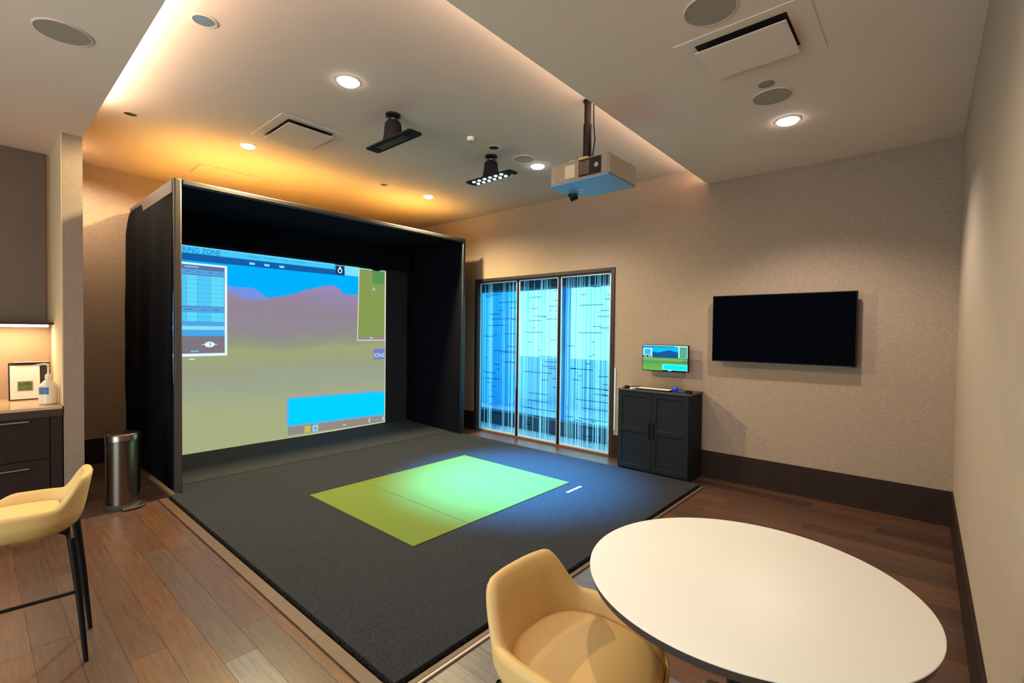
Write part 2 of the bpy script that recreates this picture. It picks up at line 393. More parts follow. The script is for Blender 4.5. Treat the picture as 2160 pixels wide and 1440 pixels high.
# black valance hanging at the top in front of the screen
va = MB(); n = 40; vs = []; 
for i in range(n + 1):
    yy = EY0 + 0.06 + (EY1 - EY0 - 0.12) * i / n
    zb = 2.545 - 0.03 * (i / n)
    if 4.00 < yy < 4.30: zb -= 0.055 * math.sin((yy - 4.0) / 0.3 * PI)
    vs += [(-6.40, yy, zb), (-6.40, yy, EZ - 0.07), (-6.415, yy, EZ - 0.07), (-6.415, yy, zb)]
fs = []
for i in range(n):
    for j in range(4): fs.append((4 * i + j, 4 * i + (j + 1) % 4, 4 * i + 4 + (j + 1) % 4, 4 * i + 4 + j))
va.add(vs, fs + [(0, 1, 2, 3), (4 * n, 4 * n + 3, 4 * n + 2, 4 * n + 1)]).build('top_valance', M_black, enc)
MB().box(-6.52, EY0 + 0.05, 0.03, -6.505, EY1 - 0.05, 2.84).build('impact_screen', mat('screen_surround_fabric', (26, 27, 34), 0.85, bump=0.2, bscale=300), enc, smooth=0)
# dark flap lying on the carpet below the screen
MB().add([(-6.50, EY0 + 0.06, 0.075), (-6.50, EY1 - 0.06, 0.075), (-5.42, EY1 - 0.06, 0.034), (-5.42, EY0 + 0.06, 0.034), (-6.50, EY0 + 0.06, 0.031), (-6.50, EY1 - 0.06, 0.031), (-5.42, EY1 - 0.06, 0.031), (-5.42, EY0 + 0.06, 0.031)],
         [(0, 1, 2, 3), (4, 7, 6, 5), (0, 3, 7, 4), (1, 5, 6, 2), (2, 6, 7, 3), (0, 4, 5, 1)]).build('floor_flap', mat('flap_fabric', (34, 34, 38), 0.9, bump=0.3, bscale=200), enc, smooth=0)

# projected picture on the screen ------------------------------------------------
XI = -6.500
def uic(n, r, g, b, k=1.0): return glow('picture_' + n, (r, g, b), k)
U = {}
names = [('header', 70, 205, 250), ('dark', 22, 96, 168), ('text', 20, 120, 200), ('logo', 22, 60, 100), ('pale', 130, 226, 255), ('sky', 0, 178, 255),
         ('lilac', 118, 148, 226), ('white', 226, 250, 255), ('title', 92, 116, 160), ('grid1', 76, 204, 255), ('grid2', 92, 220, 255), ('band', 74, 168, 236),
         ('brown', 128, 118, 130), ('cyan', 0, 212, 255), ('rim', 92, 176, 246), ('bar', 148, 140, 132), ('yellow', 198, 188, 96), ('icon', 150, 214, 226), ('mapgreen', 136, 156, 84), ('mapdark', 92, 148, 84), ('violet', 112, 128, 200), ('edge', 226, 232, 206), ('line', 60, 170, 226)]
for i, (n_, r, g, b) in enumerate(names): U[n_] = i + 2
def pict_land():
    """hills over grass, as the projected picture shows them"""
    m = glow('picture_landscape', (150, 150, 110)); nt = m.node_tree; b = nt.nodes['Principled BSDF']
    tc = nt.nodes.new('ShaderNodeNewGeometry'); sp = nt.nodes.new('ShaderNodeSeparateXYZ'); nt.links.new(tc.outputs['Position'], sp.inputs[0])
    nz = nt.nodes.new('ShaderNodeTexNoise'); nz.inputs['Scale'].default_value = 1.6; nz.inputs['Detail'].default_value = 5
    mp = nt.nodes.new('ShaderNodeMapping'); mp.inputs['Scale'].default_value = (1, 1, 2.2); nt.links.new(tc.outputs['Position'], mp.inputs[0]); nt.links.new(mp.outputs[0], nz.inputs['Vector'])
    ma = nt.nodes.new('ShaderNodeMath'); ma.operation = 'MULTIPLY_ADD'; ma.inputs[1].default_value = 0.30; nt.links.new(nz.outputs['Fac'], ma.inputs[0]); nt.links.new(sp.outputs['Z'], ma.inputs[2])
    mr = nt.nodes.new('ShaderNodeMapRange'); mr.inputs[1].default_value = 0.2; mr.inputs[2].default_value = 2.4; nt.links.new(ma.outputs[0], mr.inputs[0])
    cr = nt.nodes.new('ShaderNodeValToRGB'); e = cr.color_ramp.elements
    e[0].position = 0.0; e[0].color = hexc(166, 176, 130); e[1].position = 1.0; e[1].color = hexc(158, 140, 190)
    for p, c in ((0.22, (168, 174, 132)), (0.36, (156, 164, 142)), (0.47, (156, 162, 130)), (0.56, (160, 168, 122)), (0.605, (148, 152, 128)), (0.68, (146, 138, 146)), (0.80, (150, 134, 150)), (0.92, (152, 136, 176))):
        q = cr.color_ramp.elements.new(p); q.color = hexc(*c)
    nt.links.new(mr.outputs[0], cr.inputs[0]); nt.links.new(cr.outputs[0], b.inputs['Emission Color'])
    return m
def build_picture(name, parent, X, to3, full=True):
    """the golf picture; to3 maps screen (y, z, layer) to a point"""
    m = MB()
    def poly(pts, mi, L=0): m.add([to3(p[0], p[1], L) for p in pts], [tuple(range(len(pts)))], mi)
    def rect(y0, z0, y1, z1, mi, L=0): poly([(y0, z0), (y1, z0), (y1, z1), (y0, z1)], mi, L)
    Y0, Y1 = 1.33, 4.385
    poly([(Y0, .05), (Y1, .085), (Y1, 2.495), (Y0, 2.52)], 0, 0)
    sky = [(2.05, 2.10), (2.111, 2.061), (2.218, 1.987), (2.328, 1.952), (2.47, 1.955), (2.616, 1.97), (2.8, 2.001), (2.959, 2.05), (3.057, 2.096), (3.226, 2.142), (3.366, 2.18), (3.489, 2.197), (3.585, 2.163), (3.661, 2.084), (3.93, 2.091), (3.93, 2.50), (2.05, 2.50)]
    for i in range(14):   # sky as a fan of columns above the ridge line
        a, b = sky[i], sky[i + 1]; poly([(a[0], a[1]), (b[0], b[1]), (b[0], 2.49), (a[0], 2.49)], U['sky'], 1)
    rect(Y0, 2.2, 2.06, 2.44, U['sky'], 1)
    poly([(2.08, 2.10), (2.13, 2.012), (2.24, 1.955), (2.40, 1.92), (2.60, 1.945), (2.545, 1.99), (2.50, 2.03), (2.45, 2.06), (2.36, 2.082), (2.218, 2.07)], U['lilac'], 2)
    poly([(Y0, 2.435), (3.51, 2.435), (3.51, 2.513), (Y0, 2.518)], U['header'], 3)
    poly([(Y0, 2.345), (3.674, 2.352), (3.674, 2.43), (Y0, 2.43)], U['dark'], 3)
    rect(3.674, 2.365, 3.908, 2.505, U['pale'], 3)
    rect(3.532, 2.37, 3.666, 2.503, U['logo'], 4)
    # tent-shaped emblem
    poly([(3.599 + .036 * math.cos(t), 2.420 + .034 * math.sin(t)) for t in [math.radians(q) for q in (140, 160, 180, 200, 220, 240, 260, 280, 300, 320, 340, 0, 20, 40)]] + [(3.606, 2.478), (3.599, 2.493), (3.592, 2.478)], U['white'], 5)
    poly([(3.599 + .023 * math.cos(t * PI / 8), 2.420 + .021 * math.sin(t * PI / 8)) for t in range(16)], U['logo'], 6)
    # table panel
    rect(Y0, 1.222, 2.105, 2.322, U['white'], 4); rect(Y0, 1.255, 2.078, 2.298, U['brown'], 5)
    rect(Y0, 2.25, 2.069, 2.298, U['title'], 6); rect(Y0, 2.19, 2.069, 2.244, U['band'], 6)
    cw = [1.33, 1.44, 1.53, 1.68, 1.79, 1.93, 2.075]
    zs = [2.178 - k * 0.052 for k in range(8)]
    for i in range(6):
        for k in range(7): rect(cw[i], zs[k + 1] + .003, cw[i + 1] - .003, zs[k], U['grid2'] if i % 2 else U['grid1'], 6)
        rect(cw[i], 1.745, cw[i + 1] - .002, 1.805, U['band'], 6)
        for k in range(2): rect(cw[i], 1.69 - k * .055, cw[i + 1] - .003, 1.742 - k * .055, U['grid2'] if i % 2 else U['grid1'], 6)
    rect(Y0, 1.585, 2.075, 1.632, U['band'], 6); rect(Y0, 1.535, 2.075, 1.582, U['pale'], 6); rect(Y0, 1.455, 2.075, 1.532, U['band'], 6)
    rect(1.33, 1.455, 2.075, 1.46, U['title'], 7)
    cy, cz = 1.915, 1.36
    poly([(cy + .055 * math.cos(t * PI / 10), cz + .034 * math.sin(t * PI / 10)) for t in range(20)], U['white'], 7)
    poly([(cy - .085, cz - .003), (cy + .08, cz - .003), (cy + .08, cz + .003), (cy - .085, cz + .003)], U['white'], 6)
    poly([(cy + .004, cz - .022), (cy + .012, cz - .022), (cy + .010, cz + .024), (cy + .002, cz + .024)], U['text'], 8)
    rect(1.70, 1.185, 1.76, 1.196, U['white'], 5)
    # map panel
    poly([(3.882, 1.392), (4.372, 1.392), (4.372, 2.50), (3.905, 2.495)], U['edge'], 4)
    poly([(3.894, 1.405), (4.362, 1.405), (4.362, 2.488), (3.918, 2.483)], U['mapgreen'], 5)
    rect(4.14, 2.28, 4.362, 2.487, U['mapdark'], 6); rect(3.905, 1.41, 4.362, 1.465, U['bar'], 6)
    poly([(4.13, 2.165), (4.17, 2.185), (4.205, 2.17), (4.18, 2.205), (4.155, 2.235), (4.15, 2.20)], U['icon'], 7); rect(4.10, 1.428, 4.15, 1.44, U['white'], 7)
    # small badge with lettering on the right edge
    rect(4.171, 1.10, 4.383, 1.262, U['violet'], 4)
    # cyan box
    poly([(2.835, .23), (4.383, .205), (4.383, .59), (2.835, .622)], U['rim'], 4)
    poly([(2.858, .25), (4.375, .225), (4.375, .572), (2.858, .602)], U['cyan'], 5)
    rect(4.251, .552, 4.383, .592, U['rim'], 6)
    poly([(2.847, .112), (4.384, .09), (4.384, .199), (2.847, .226)], U['bar'], 4)
    rect(3.075, .112, 3.163, .205, U['yellow'], 5); rect(3.191, .110, 3.274, .203, U['icon'], 5); rect(3.212, .128, 3.252, .18, U['rim'], 6)
    for yc, d in ((4.101, -1), (4.345, 1)):
        poly([(yc - .018 * d, .185), (yc - .004 * d, .185), (yc + .018 * d, .150), (yc + .004 * d, .150)], U['white'], 5)
        poly([(yc - .018 * d, .112), (yc - .004 * d, .112), (yc + .018 * d, .152), (yc + .004 * d, .152)], U['white'], 5)
    rect(4.17, .142, 4.27, .158, U['rim'], 5); rect(3.66, .135, 3.70, .146, U['white'], 5)
    # thin bright outline of the picture
    poly([(Y0, .05), (Y1, .085), (Y1, .096), (Y0, .062)], U['edge'], 6); poly([(Y1 - .012, .09), (Y1, .09), (Y1, 2.495), (Y1 - .012, 2.495)], U['edge'], 6)
    poly([(4.372, 2.487), (Y1, 2.487), (Y1, 2.495), (Y0, 2.52), (Y0, 2.512)], U['pale'], 6)
    # writing
    if full:
        m.text('IRING ZONE', 0.092, lambda u, v: to3(1.618 + u * 0.80, 2.438 + v, 7), U['text'])
        m.text('ION3', 0.10, lambda u, v: to3(4.180 + u * 0.78, 1.132 + v * 0.9, 6), U['white'])
        for (u0, t) in ((2.33, 0.16), (2.53, 0.17), (2.76, 0.09), (2.90, 0.19)): rect(u0, 2.468, u0 + t, 2.480, U['line'], 6)
        for u0 in (2.36, 2.54, 2.73): rect(u0, 2.372, u0 + .065, 2.40, U['pale'], 6)
        for i, u0 in enumerate((1.66, 1.78, 1.90, 2.00)): rect(u0, 2.212, u0 + .05, 2.222, U['title'], 7)
        for i, u0 in enumerate((1.66, 1.82, 1.95)): rect(u0, 1.768, u0 + .07, 1.780, U['title'], 7)
        rect(1.66, 2.268, 1.80, 2.28, U['pale'], 7); rect(1.72, 1.278, 1.80, 1.288, U['pale'], 7)
    mats = [PLAND, PLAND] + [UM[n_[0]] for n_ in names]
    return m.build(name, mats, parent, smooth=0, fix=False)
PLAND = pict_land()
UM = {n_: uic(n_, r, g, b) for (n_, r, g, b) in names}
build_picture('projected_picture', enc, XI, lambda y, z, L: (XI + 0.002 + L * 0.0004, y, z))

# ------------------------------------------------------------------ hitting area: carpet platform, turf, borders
MX0, MX1, MY0, MY1 = EX - 0.0, -1.695, 1.20, 4.858
pf = thing('carpet_platform', 'thick charcoal carpet platform covering the floor before the golf screen', 'carpet', (-3.9, 3.0, 0))
cb = MB().box(-6.5, EY0 + 0.06, 0.0, EX - 0.001, EY1 - 0.055, 0.030).box(EX, MY0, 0.0, MX1, MY1, 0.030)
cb.build('carpet_top', M_carpet, pf, bevel=0.004, smooth=0)
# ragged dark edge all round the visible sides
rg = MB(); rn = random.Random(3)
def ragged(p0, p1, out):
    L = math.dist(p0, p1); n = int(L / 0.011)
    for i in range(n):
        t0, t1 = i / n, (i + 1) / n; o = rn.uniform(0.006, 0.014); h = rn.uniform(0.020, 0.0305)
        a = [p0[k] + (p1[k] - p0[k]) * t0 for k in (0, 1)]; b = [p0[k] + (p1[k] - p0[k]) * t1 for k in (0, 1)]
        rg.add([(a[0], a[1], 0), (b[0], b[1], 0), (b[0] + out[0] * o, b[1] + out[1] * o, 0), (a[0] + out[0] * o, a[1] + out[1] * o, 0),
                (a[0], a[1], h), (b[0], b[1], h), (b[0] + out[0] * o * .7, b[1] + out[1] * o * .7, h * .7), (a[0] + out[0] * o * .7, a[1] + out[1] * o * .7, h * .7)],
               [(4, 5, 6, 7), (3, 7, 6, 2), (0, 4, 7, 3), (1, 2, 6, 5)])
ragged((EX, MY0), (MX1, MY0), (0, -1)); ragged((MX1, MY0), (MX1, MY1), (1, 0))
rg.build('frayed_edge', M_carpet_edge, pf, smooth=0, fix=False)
bw = MB().box(EX, MY0 - 0.085, 0.0005, MX1 + 0.02, MY0 - 0.018, 0.012)
bw.build('border_plank', M_borderwood, pf, bevel=0.003, smooth=0)
MB().box(MX1 + 0.016, MY0 - 0.085, 0.0005, MX1 + 0.045, MY1, 0.010).build('border_plank', mat('brown_border_wood', (92, 72, 58), 0.5, var=0.2, vscale=9), pf, bevel=0.002, smooth=0)
MB().box(MX1 + 0.047, MY0 - 0.085, 0.0005, MX1 + 0.062, 2.1, 0.010).build('metal_strip', M_strip, pf, bevel=0.002, smooth=0)
tf = thing('turf_mat', 'bright green turf hitting mat laid on the charcoal carpet', 'turf mat', (-3.45, 3.01, 0.030))
TX0, TX1, TY0, TY1 = -4.225, -2.685, 2.05, 3.99
MB().box(TX0, TY0, 0.0305, TX1, 2.588, 0.037).box(TX0, 2.592, 0.0305, TX1, TY1, 0.037).build('turf_surface', M_turf, tf, smooth=0)
MB().box(TX0 + .001, 2.588, 0.0305, TX1 - .001, 2.592, 0.0345).build('seam', M_turf_seam, tf, smooth=0)
lg = MB()
# small white lettering printed on the carpet next to the turf corner (not readable in the picture: a run of blocky marks)
yy = 3.735
for wdt in (0.05, 0.045, 0.03, 0.05, 0.03, 0.045):
    lg.box(-2.550, yy, 0.0305, -2.528, yy + wdt - 0.006, 0.0318); lg.box(-2.528, yy + 0.01, 0.0305, -2.522, yy + wdt - 0.014, 0.0318); yy += wdt
tag(lg.build('printed_logo', M_paper, smooth=0), 'small white logo marks on the carpet beside the turf corner', 'logo')

# ------------------------------------------------------------------ downlights and ceiling items
def downlight(name, x, y, z, label, power, col, lens, r=0.070, cone=2.3, lit=True, blend=0.6, group='round recessed ceiling downlights'):
    t = thing(name, label, 'downlight', (x, y, z), group=group)
    MB().lathe([(r + 0.016, z), (r + 0.016, z - 0.004), (r + 0.002, z - 0.006), (r + 0.002, z - 0.001)], x, y, 32, cap=False).build('trim_ring', M_white if lit else M_ceilH, t)
    if lit: MB().lathe([(r, z - 0.002), (r * 0.97, z - 0.012), (r * 0.8, z - 0.020), (r * 0.45, z - 0.025), (0.002, z - 0.026)], x, y, 32).build('lens', lens, t)
    else: MB().lathe([(r, z - 0.001), (r, z - 0.0035)], x, y, 32).build('lens', lens, t)
    if power:
        lamp('bulb', 'SPOT', (x, y, z - 0.045), power, col, t, spot_size=cone, spot_blend=blend, shadow_soft_size=0.035)
    return t
WC = (1.0, 0.88, 0.74); CC = (1.0, 0.91, 0.80); OR = (1.0, 0.84, 0.42)
downlight('downlight', -3.206, 1.836, ZH, 'bright white lit downlight above the middle of the carpet', P_COOL, CC, M_lens)
downlight('downlight', -3.22, 4.09, ZH, 'bright lit downlight just behind the projector', P_COOL, CC, M_lens)
downlight('downlight', -5.079, 1.832, ZH, 'warm lit downlight above the near post of the enclosure', P_WARM, OR, M_lensW, r=0.06, cone=2.98, blend=0.25)
downlight('downlight', -5.07, 4.083, ZH, 'warm lit downlight above the far post of the enclosure', P_WARM * .9, OR, M_lensW, r=0.06, cone=2.75, blend=0.9)
downlight('downlight', -0.821, 4.106, ZL, 'lit downlight in the low ceiling in front of the black television', P_LOW, WC, M_lens, cone=2.15, blend=0.55)
downlight('downlight', -0.821, 1.45, ZL, 'added unseen fill downlight in the low ceiling over the round table', P_LOW * 0.38, WC, M_lens)  # added out of view to raise the brightness around the table
downlight('downlight', -1.3, -0.9, ZL, 'added unseen fill downlight in the low ceiling behind the camera', P_SIDE, WC, M_lens)  # added fill lamp, out of view behind the camera
downlight('downlight', -3.2, -0.9, ZL, 'added unseen fill downlight in the low ceiling before the kitchenette', P_SIDE, WC, M_lens)  # added out of view as extra light on the kitchenette side
downlight('downlight', -5.0, -0.5, ZL, 'added unseen fill downlight in the low ceiling close to the kitchenette counter', P_SIDE, WC, M_lens)  # unseen lamp added to brighten the counter end
downlight('downlight', -6.45, 0.722, ZH, 'added warm fill downlight hidden behind the wall stub', 78, (1.0, 0.80, 0.52), M_lensW, r=0.04, cone=2.9, blend=0.5)  # added lamp, kept out of sight to brighten the wall behind the simulator
downlight('downlight', -3.235, 0.926, ZH, 'unlit bluish downlight near the top edge beside the left cove', 0, CC, M_offlens, r=0.055, lit=False)
downlight('downlight', -5.112, 0.919, ZH, 'small unlit dark downlight near the wall stub', 0, CC, M_hole, r=0.045, lit=False)
downlight('downlight', -5.096, 3.404, ZH, 'tiny unlit downlight between the two warm lamps', 0, CC, M_hole, r=0.040, lit=False)
downlight('downlight', -3.233, 3.411, ZH, 'small unlit black downlight next to the glowing light bar', 0, CC, M_hole, r=0.048, lit=False)
def ring_speaker(x, y, z, r, label):
    t = thing('ceiling_speaker', label, 'speaker', (x, y, z), group='round ceiling speakers')
    MB().lathe([(r, z - 0.0005), (r, z - 0.006), (r - 0.006, z - 0.007), (r - 0.006, z - 0.001)], x, y, 40, cap=False).build('rim', M_ceil, t)
    MB().lathe([(r - 0.0065, z - 0.0005), (r - 0.0065, z - 0.005)], x, y, 40).build('grille', M_grille, t)
ring_speaker(-3.632, 0.36, ZL, 0.125, 'round grey ceiling speaker in the low ceiling above the kitchenette side')
ring_speaker(-0.849, 2.462, ZL, 0.128, 'round ceiling speaker on the camera side of the square air vent')
ring_speaker(-0.822, 3.624, ZL, 0.125, 'round ceiling speaker between the air vent and the lit downlight')
ring_speaker(-3.20, 3.83, ZH, 0.115, 'pale round ceiling speaker next to the light bar in the tray ceiling')
t = thing('smoke_detector', 'small white detector dome in the tray ceiling between both ceiling bars', 'detector', (-3.236, 3.099, ZH))
MB().lathe([(0.035, ZH), (0.035, ZH - 0.012), (0.028, ZH - 0.03), (0.012, ZH - 0.034)], -3.236, 3.099, 24).build('dome', mat('detector_white', (240, 226, 214), 0.5), t)
MB().lathe([(0.018, ZH - 0.034), (0.018, ZH - 0.04)], -3.236, 3.099, 20).build('sensor', M_grey, t)
t = thing('smoke_detector', 'small flat round detector in the low ceiling beside the speaker', 'detector', (-0.813, 3.415, ZL))
MB().lathe([(0.045, ZL), (0.045, ZL - 0.008), (0.036, ZL - 0.011)], -0.813, 3.415, 28).build('cover', mat('detector_grey', (150, 128, 120), 0.6), t)
MB().lathe([(0.052, ZL), (0.052, ZL - 0.003)], -0.813, 3.415, 28).build('base_plate', M_ceil, t)
def vent(x0, y0, x1, y1, z, plate, drop, label, matc):
    t = thing('air_vent', label, 'vent', ((x0 + x1) / 2, (y0 + y1) / 2, z), group='square ceiling air vents')
    a0, b0, a1, b1 = plate
    m = MB()
    for (p, q, r_, u_) in ((x0, y0, x1, b0), (x0, b1, x1, y1), (x0, b0, a0, b1), (a1, b0, x1, b1)): m.box(p, q, z - 0.005, r_, u_, z)
    m.build('frame', matc, t, smooth=0)
    MB().box(a0, b0, z - 0.003, a1, b1, z - 0.0005).build('duct_opening', M_hole, t, smooth=0)
    MB().box(a0, b0, z - drop - 0.006, a1, b1, z - drop).build('plaque', matc, t, bevel=0.002, smooth=0)
    for (u_, v_) in ((.15, .15), (.85, .15), (.15, .85), (.85, .85)): MB().tube([(a0 + (a1 - a0) * u_, b0 + (b1 - b0) * v_, z - drop), (a0 + (a1 - a0) * u_, b0 + (b1 - b0) * v_, z - .004)], .004, 8).build('hanger_pin', M_darkmetal, t)
vent(-1.12, 2.65, -0.45, 3.20, ZL, (-1.02, 2.715, -0.56, 3.075), 0.042, 'square air vent with a floating plate in the low ceiling', M_ceil)
vent(-4.76, 1.74, -4.09, 2.33, ZH, (-4.67, 1.82, -4.15, 2.235), 0.032, 'square air vent beside the warm downlight in the tray ceiling', M_ceilH)
tag(MB().box(-6.42, 1.70, ZH - 0.016, -6.03, 2.34, ZH).build('ceiling_hatch', M_ceilH, bevel=0.002, smooth=0), 'flat access hatch in the tray ceiling above the enclosure roof', 'hatch')

# overhead bars (launch monitor housings)
def overhead(x, y, label, leds):
    t = thing('overhead_light_bar' if leds else 'overhead_sensor_bar', label, 'ceiling bar', (x, y, ZH))
    MB().lathe([(0.062, ZH), (0.062, ZH - 0.018), (0.045, ZH - 0.026), (0.02, ZH - 0.03)], x, y, 28).build('canopy', M_blackpl, t)
    MB().lathe([(0.016, ZH - 0.03), (0.016, ZH - 0.055)], x, y, 16).build('stem', M_grey, t)
    # bell housing: octagonal, wider at the bottom
    m = MB(); rings = []
    for (rx, ry, z) in ((0.045, 0.045, ZH - 0.052), (0.062, 0.058, ZH - 0.075), (0.075, 0.060, ZH - 0.16), (0.10, 0.062, ZH - 0.222)):
        rings += [(x + rx * (abs(math.cos(a)) ** .6) * (1 if math.cos(a) > 0 else -1), y + ry * (abs(math.sin(a)) ** .6) * (1 if math.sin(a) > 0 else -1), z) for a in [2 * PI * j / 16 + .01 for j in range(16)]]
    fs = [(i * 16 + j, i * 16 + (j + 1) % 16, i * 16 + 16 + (j + 1) % 16, i * 16 + 16 + j) for i in range(3) for j in range(16)] + [tuple(range(16)), tuple(48 + j for j in range(16))]
    m.add(rings, fs).build('housing', mat('housing_grey', (28, 25, 27), 0.8, spec=0.2), t, smooth=50)
    z1 = 3.13
    MB().prism([(x - .315, y - .052), (x - .300, y - .067), (x + .300, y - .067), (x + .315, y - .052), (x + .315, y + .052), (x + .300, y + .067), (x - .300, y + .067), (x - .315, y + .052)], 'z', z1, z1 + 0.014).build('bar_plate', mat('plate_dark', (24, 22, 28), 0.8, spec=0.2), t, bevel=0.002, smooth=0)
    if leds:
        for i in range(6):
            for j in (-1, 1):
                cx, cy = x - 0.215 + i * 0.078, y + j * 0.033
                MB().lathe([(0.017, z1 - 0.0005), (0.015, z1 - 0.007), (0.007, z1 - 0.010)], cx, cy, 16).build('led_lens', M_ledcool, t)
        MB().lathe([(0.016, z1 - 0.0005), (0.014, z1 - 0.03)], x + 0.25, y + 0.045, 16).build('camera_lens', M_grey, t)
        lamp('bulb', 'SPOT', (x, y + 0.03, z1 - 0.03), 6000, (0.03, 0.42, 1.0), t, spot_size=0.92, spot_blend=1.0, shadow_soft_size=0.08).rotation_euler = (0.05, -0.07, 0)
    else:
        MB().box(x - .20, y - .035, z1 - .003, x + .20, y + .035, z1 - .0002).build('sensor_window', mat('sensor_window', (26, 24, 32), 0.4), t, smooth=0)
overhead(-3.404, 2.358, 'unlit black ceiling bar above the near part of the turf', False)
overhead(-3.41, 3.557, 'black ceiling bar with glowing LED dots above the far turf', True)

# projector -----------------------------------------------------------------
pz0, pz1 = 2.70, 2.855
pj = thing('projector', 'large beige projector hanging from a black ceiling pole', 'projector', (-2.0, 3.22, ZH))
pjx0, pjx1, pjy0, pjy1 = -2.27, -1.74, 3.03, 3.45
body = MB().prism([(pjx0, pjy0 + .03), (pjx0 + .03, pjy0), (pjx1, pjy0), (pjx1, pjy1), (pjx0 + .15, pjy1), (pjx0 + .10, pjy1 - .05), (pjx0, pjy1 - .10)], 'z', pz0 + 0.004, pz1)
body.build('body', M_projside, pj, bevel=0.008, smooth=0)
MB().box(pjx1 - 0.003, pjy0 + .006, pz0 + .008, pjx1 + .004, pjy1 - .004, pz1 - .004).build('end_panel', M_proj, pj, bevel=0.003, smooth=0)
MB().prism([(pjx0, pjy0 + .03), (pjx0 + .03, pjy0 - .001), (pjx1 + .002, pjy0 - .001), (pjx1 + .002, pjy1), (pjx0 + .15, pjy1), (pjx0 + .10, pjy1 - .05), (pjx0, pjy1 - .10)], 'z', pz0 - 0.004, pz0 + .003).build('underside', M_projbot, pj, smooth=0)
MB().box(-2.12, 3.23, pz0 - 0.007, -2.075, 3.245, pz0 - 0.0045).build('maker_mark', M_white, pj, smooth=0)
cp = MB().box(-1.99, pjy0 - .004, pz0 + .018, -1.80, pjy0 + .001, pz1 - .012); cpo = cp.build('connector_panel', M_blackpl, pj, smooth=0)
gr = MB()
for i in range(8): gr.box(-1.98 + i * .011, pjy0 - .007, pz0 + .03, -1.976 + i * .011, pjy0 - .0045, pz1 - .025)
gr.build('socket_rows', M_projside, cpo, smooth=0)
pr = MB().tube([(-1.835, pjy0 - .010, pz0 + .08), (-1.835, pjy0 - .004, pz0 + .08)], 0.018, 16).build('round_port', M_grey, cpo)
MB().box(-2.115, pjy0 - .003, pz0 + .028, -2.025, pjy0 + .001, pz1 - .030).build('rating_sticker', M_proj, pj, smooth=0)
MB().box(-2.10, pjy0 + .02, pz1, -2.04, pjy0 + .06, pz1 + .012).build('white_clip', M_white, pj, bevel=0.003, smooth=0)
MB().box(-2.01, pjy0 + .02, pz1, -1.93, pjy0 + .05, pz1 + .018).build('yellow_tape', M_yellow, pj, bevel=0.002, smooth=0)
MB().tube([(pjx0 + .06, pjy1 - .12, pz0 - .001), (pjx0 + .01, pjy1 - .14, pz0 - .028)], [.04, .034], 20).build('lens_barrel', M_blackpl, pj)
for (a, b) in ((-1.79, 3.30), (-1.77, 3.40)): MB().lathe([(0.016, pz1), (0.016, pz1 + .014), (0.010, pz1 + .018)], a, b, 14).build('foot', M_blackpl, pj)
MB().tube([(-2.02, 3.19, ZH), (-2.02, 3.19, 3.16)], 0.027, 18).build('outer_pole', M_darkmetal, pj)
MB().tube([(-2.02, 3.19, 3.17), (-2.02, 3.19, pz1 + .03)], 0.033, 18).build('inner_pole', M_darkmetal, pj)
MB().lathe([(0.036, ZH), (0.036, ZH - .012)], -2.02, 3.19, 24).build('ceiling_plate', M_darkmetal, pj)
MB().box(-2.10, 3.13, pz1 + .001, -1.96, 3.26, pz1 + .035).build('mount_bracket', M_darkmetal, pj, bevel=0.006, smooth=0)
MB().tube([(-1.975, 3.20, ZH - .01), (-1.97, 3.20, 3.15), (-1.962, 3.205, 3.05), (-1.972, 3.20, 2.96), (-1.975, 3.18, pz1 + .03)], 0.005, 8).build('cable', M_blackpl, pj)
lamp('projection_lamp', 'SPOT', (pjx0 - .06, 3.24, 2.70), 55, (0.35, 0.62, 1.0), pj, spot_size=1.15, spot_blend=0.8, shadow_soft_size=0.05).rotation_euler = (0, math.radians(65), 0)

# ------------------------------------------------------------------ television and monitor
def wallscreen(name, x0, x1, z0, z1, y, dep, label, cat, face, tiltlabel=None):
    t = thing(name, label, cat, ((x0 + x1) / 2, YB, z0))
    MB().box(x0, y, z0, x1, y + dep, z1).build('casing', M_blackpl, t, bevel=0.004, smooth=0)
    if face is not None: MB().box(x0 + .008, y - .0015, z0 + .012, x1 - .008, y + .001, z1 - .008).build('screen', face, t, smooth=0)
    MB().box((x0 + x1) / 2 - .12, y + dep, (z0 + z1) / 2 - .10, (x0 + x1) / 2 + .12, YB - .001, (z0 + z1) / 2 + .10).build('wall_bracket', M_darkmetal, t, smooth=0)
    return t
M_screenoff.node_tree.nodes['Principled BSDF'].inputs['IOR'].default_value = 1.08
tv = wallscreen('television', -1.701, -0.456, 1.268, 1.953, YB - .10, .035, 'large switched-off black television on the beige wall', 'television', M_screenoff)
MB().box(-1.62, YB - .098, 1.262, -0.50, YB - .075, 1.268).build('lower_trim', mat('tv_trim', (96, 84, 84), 0.5), tv, smooth=0)
mo = wallscreen('monitor', -2.481, -1.940, 1.124, 1.424, YB - .12, .03, 'small monitor showing a golf picture above the dark cabinet', 'monitor', None)
M2 = {n_: None for n_ in U}
PL2 = glow('monitor_landscape', (90, 140, 80)); 
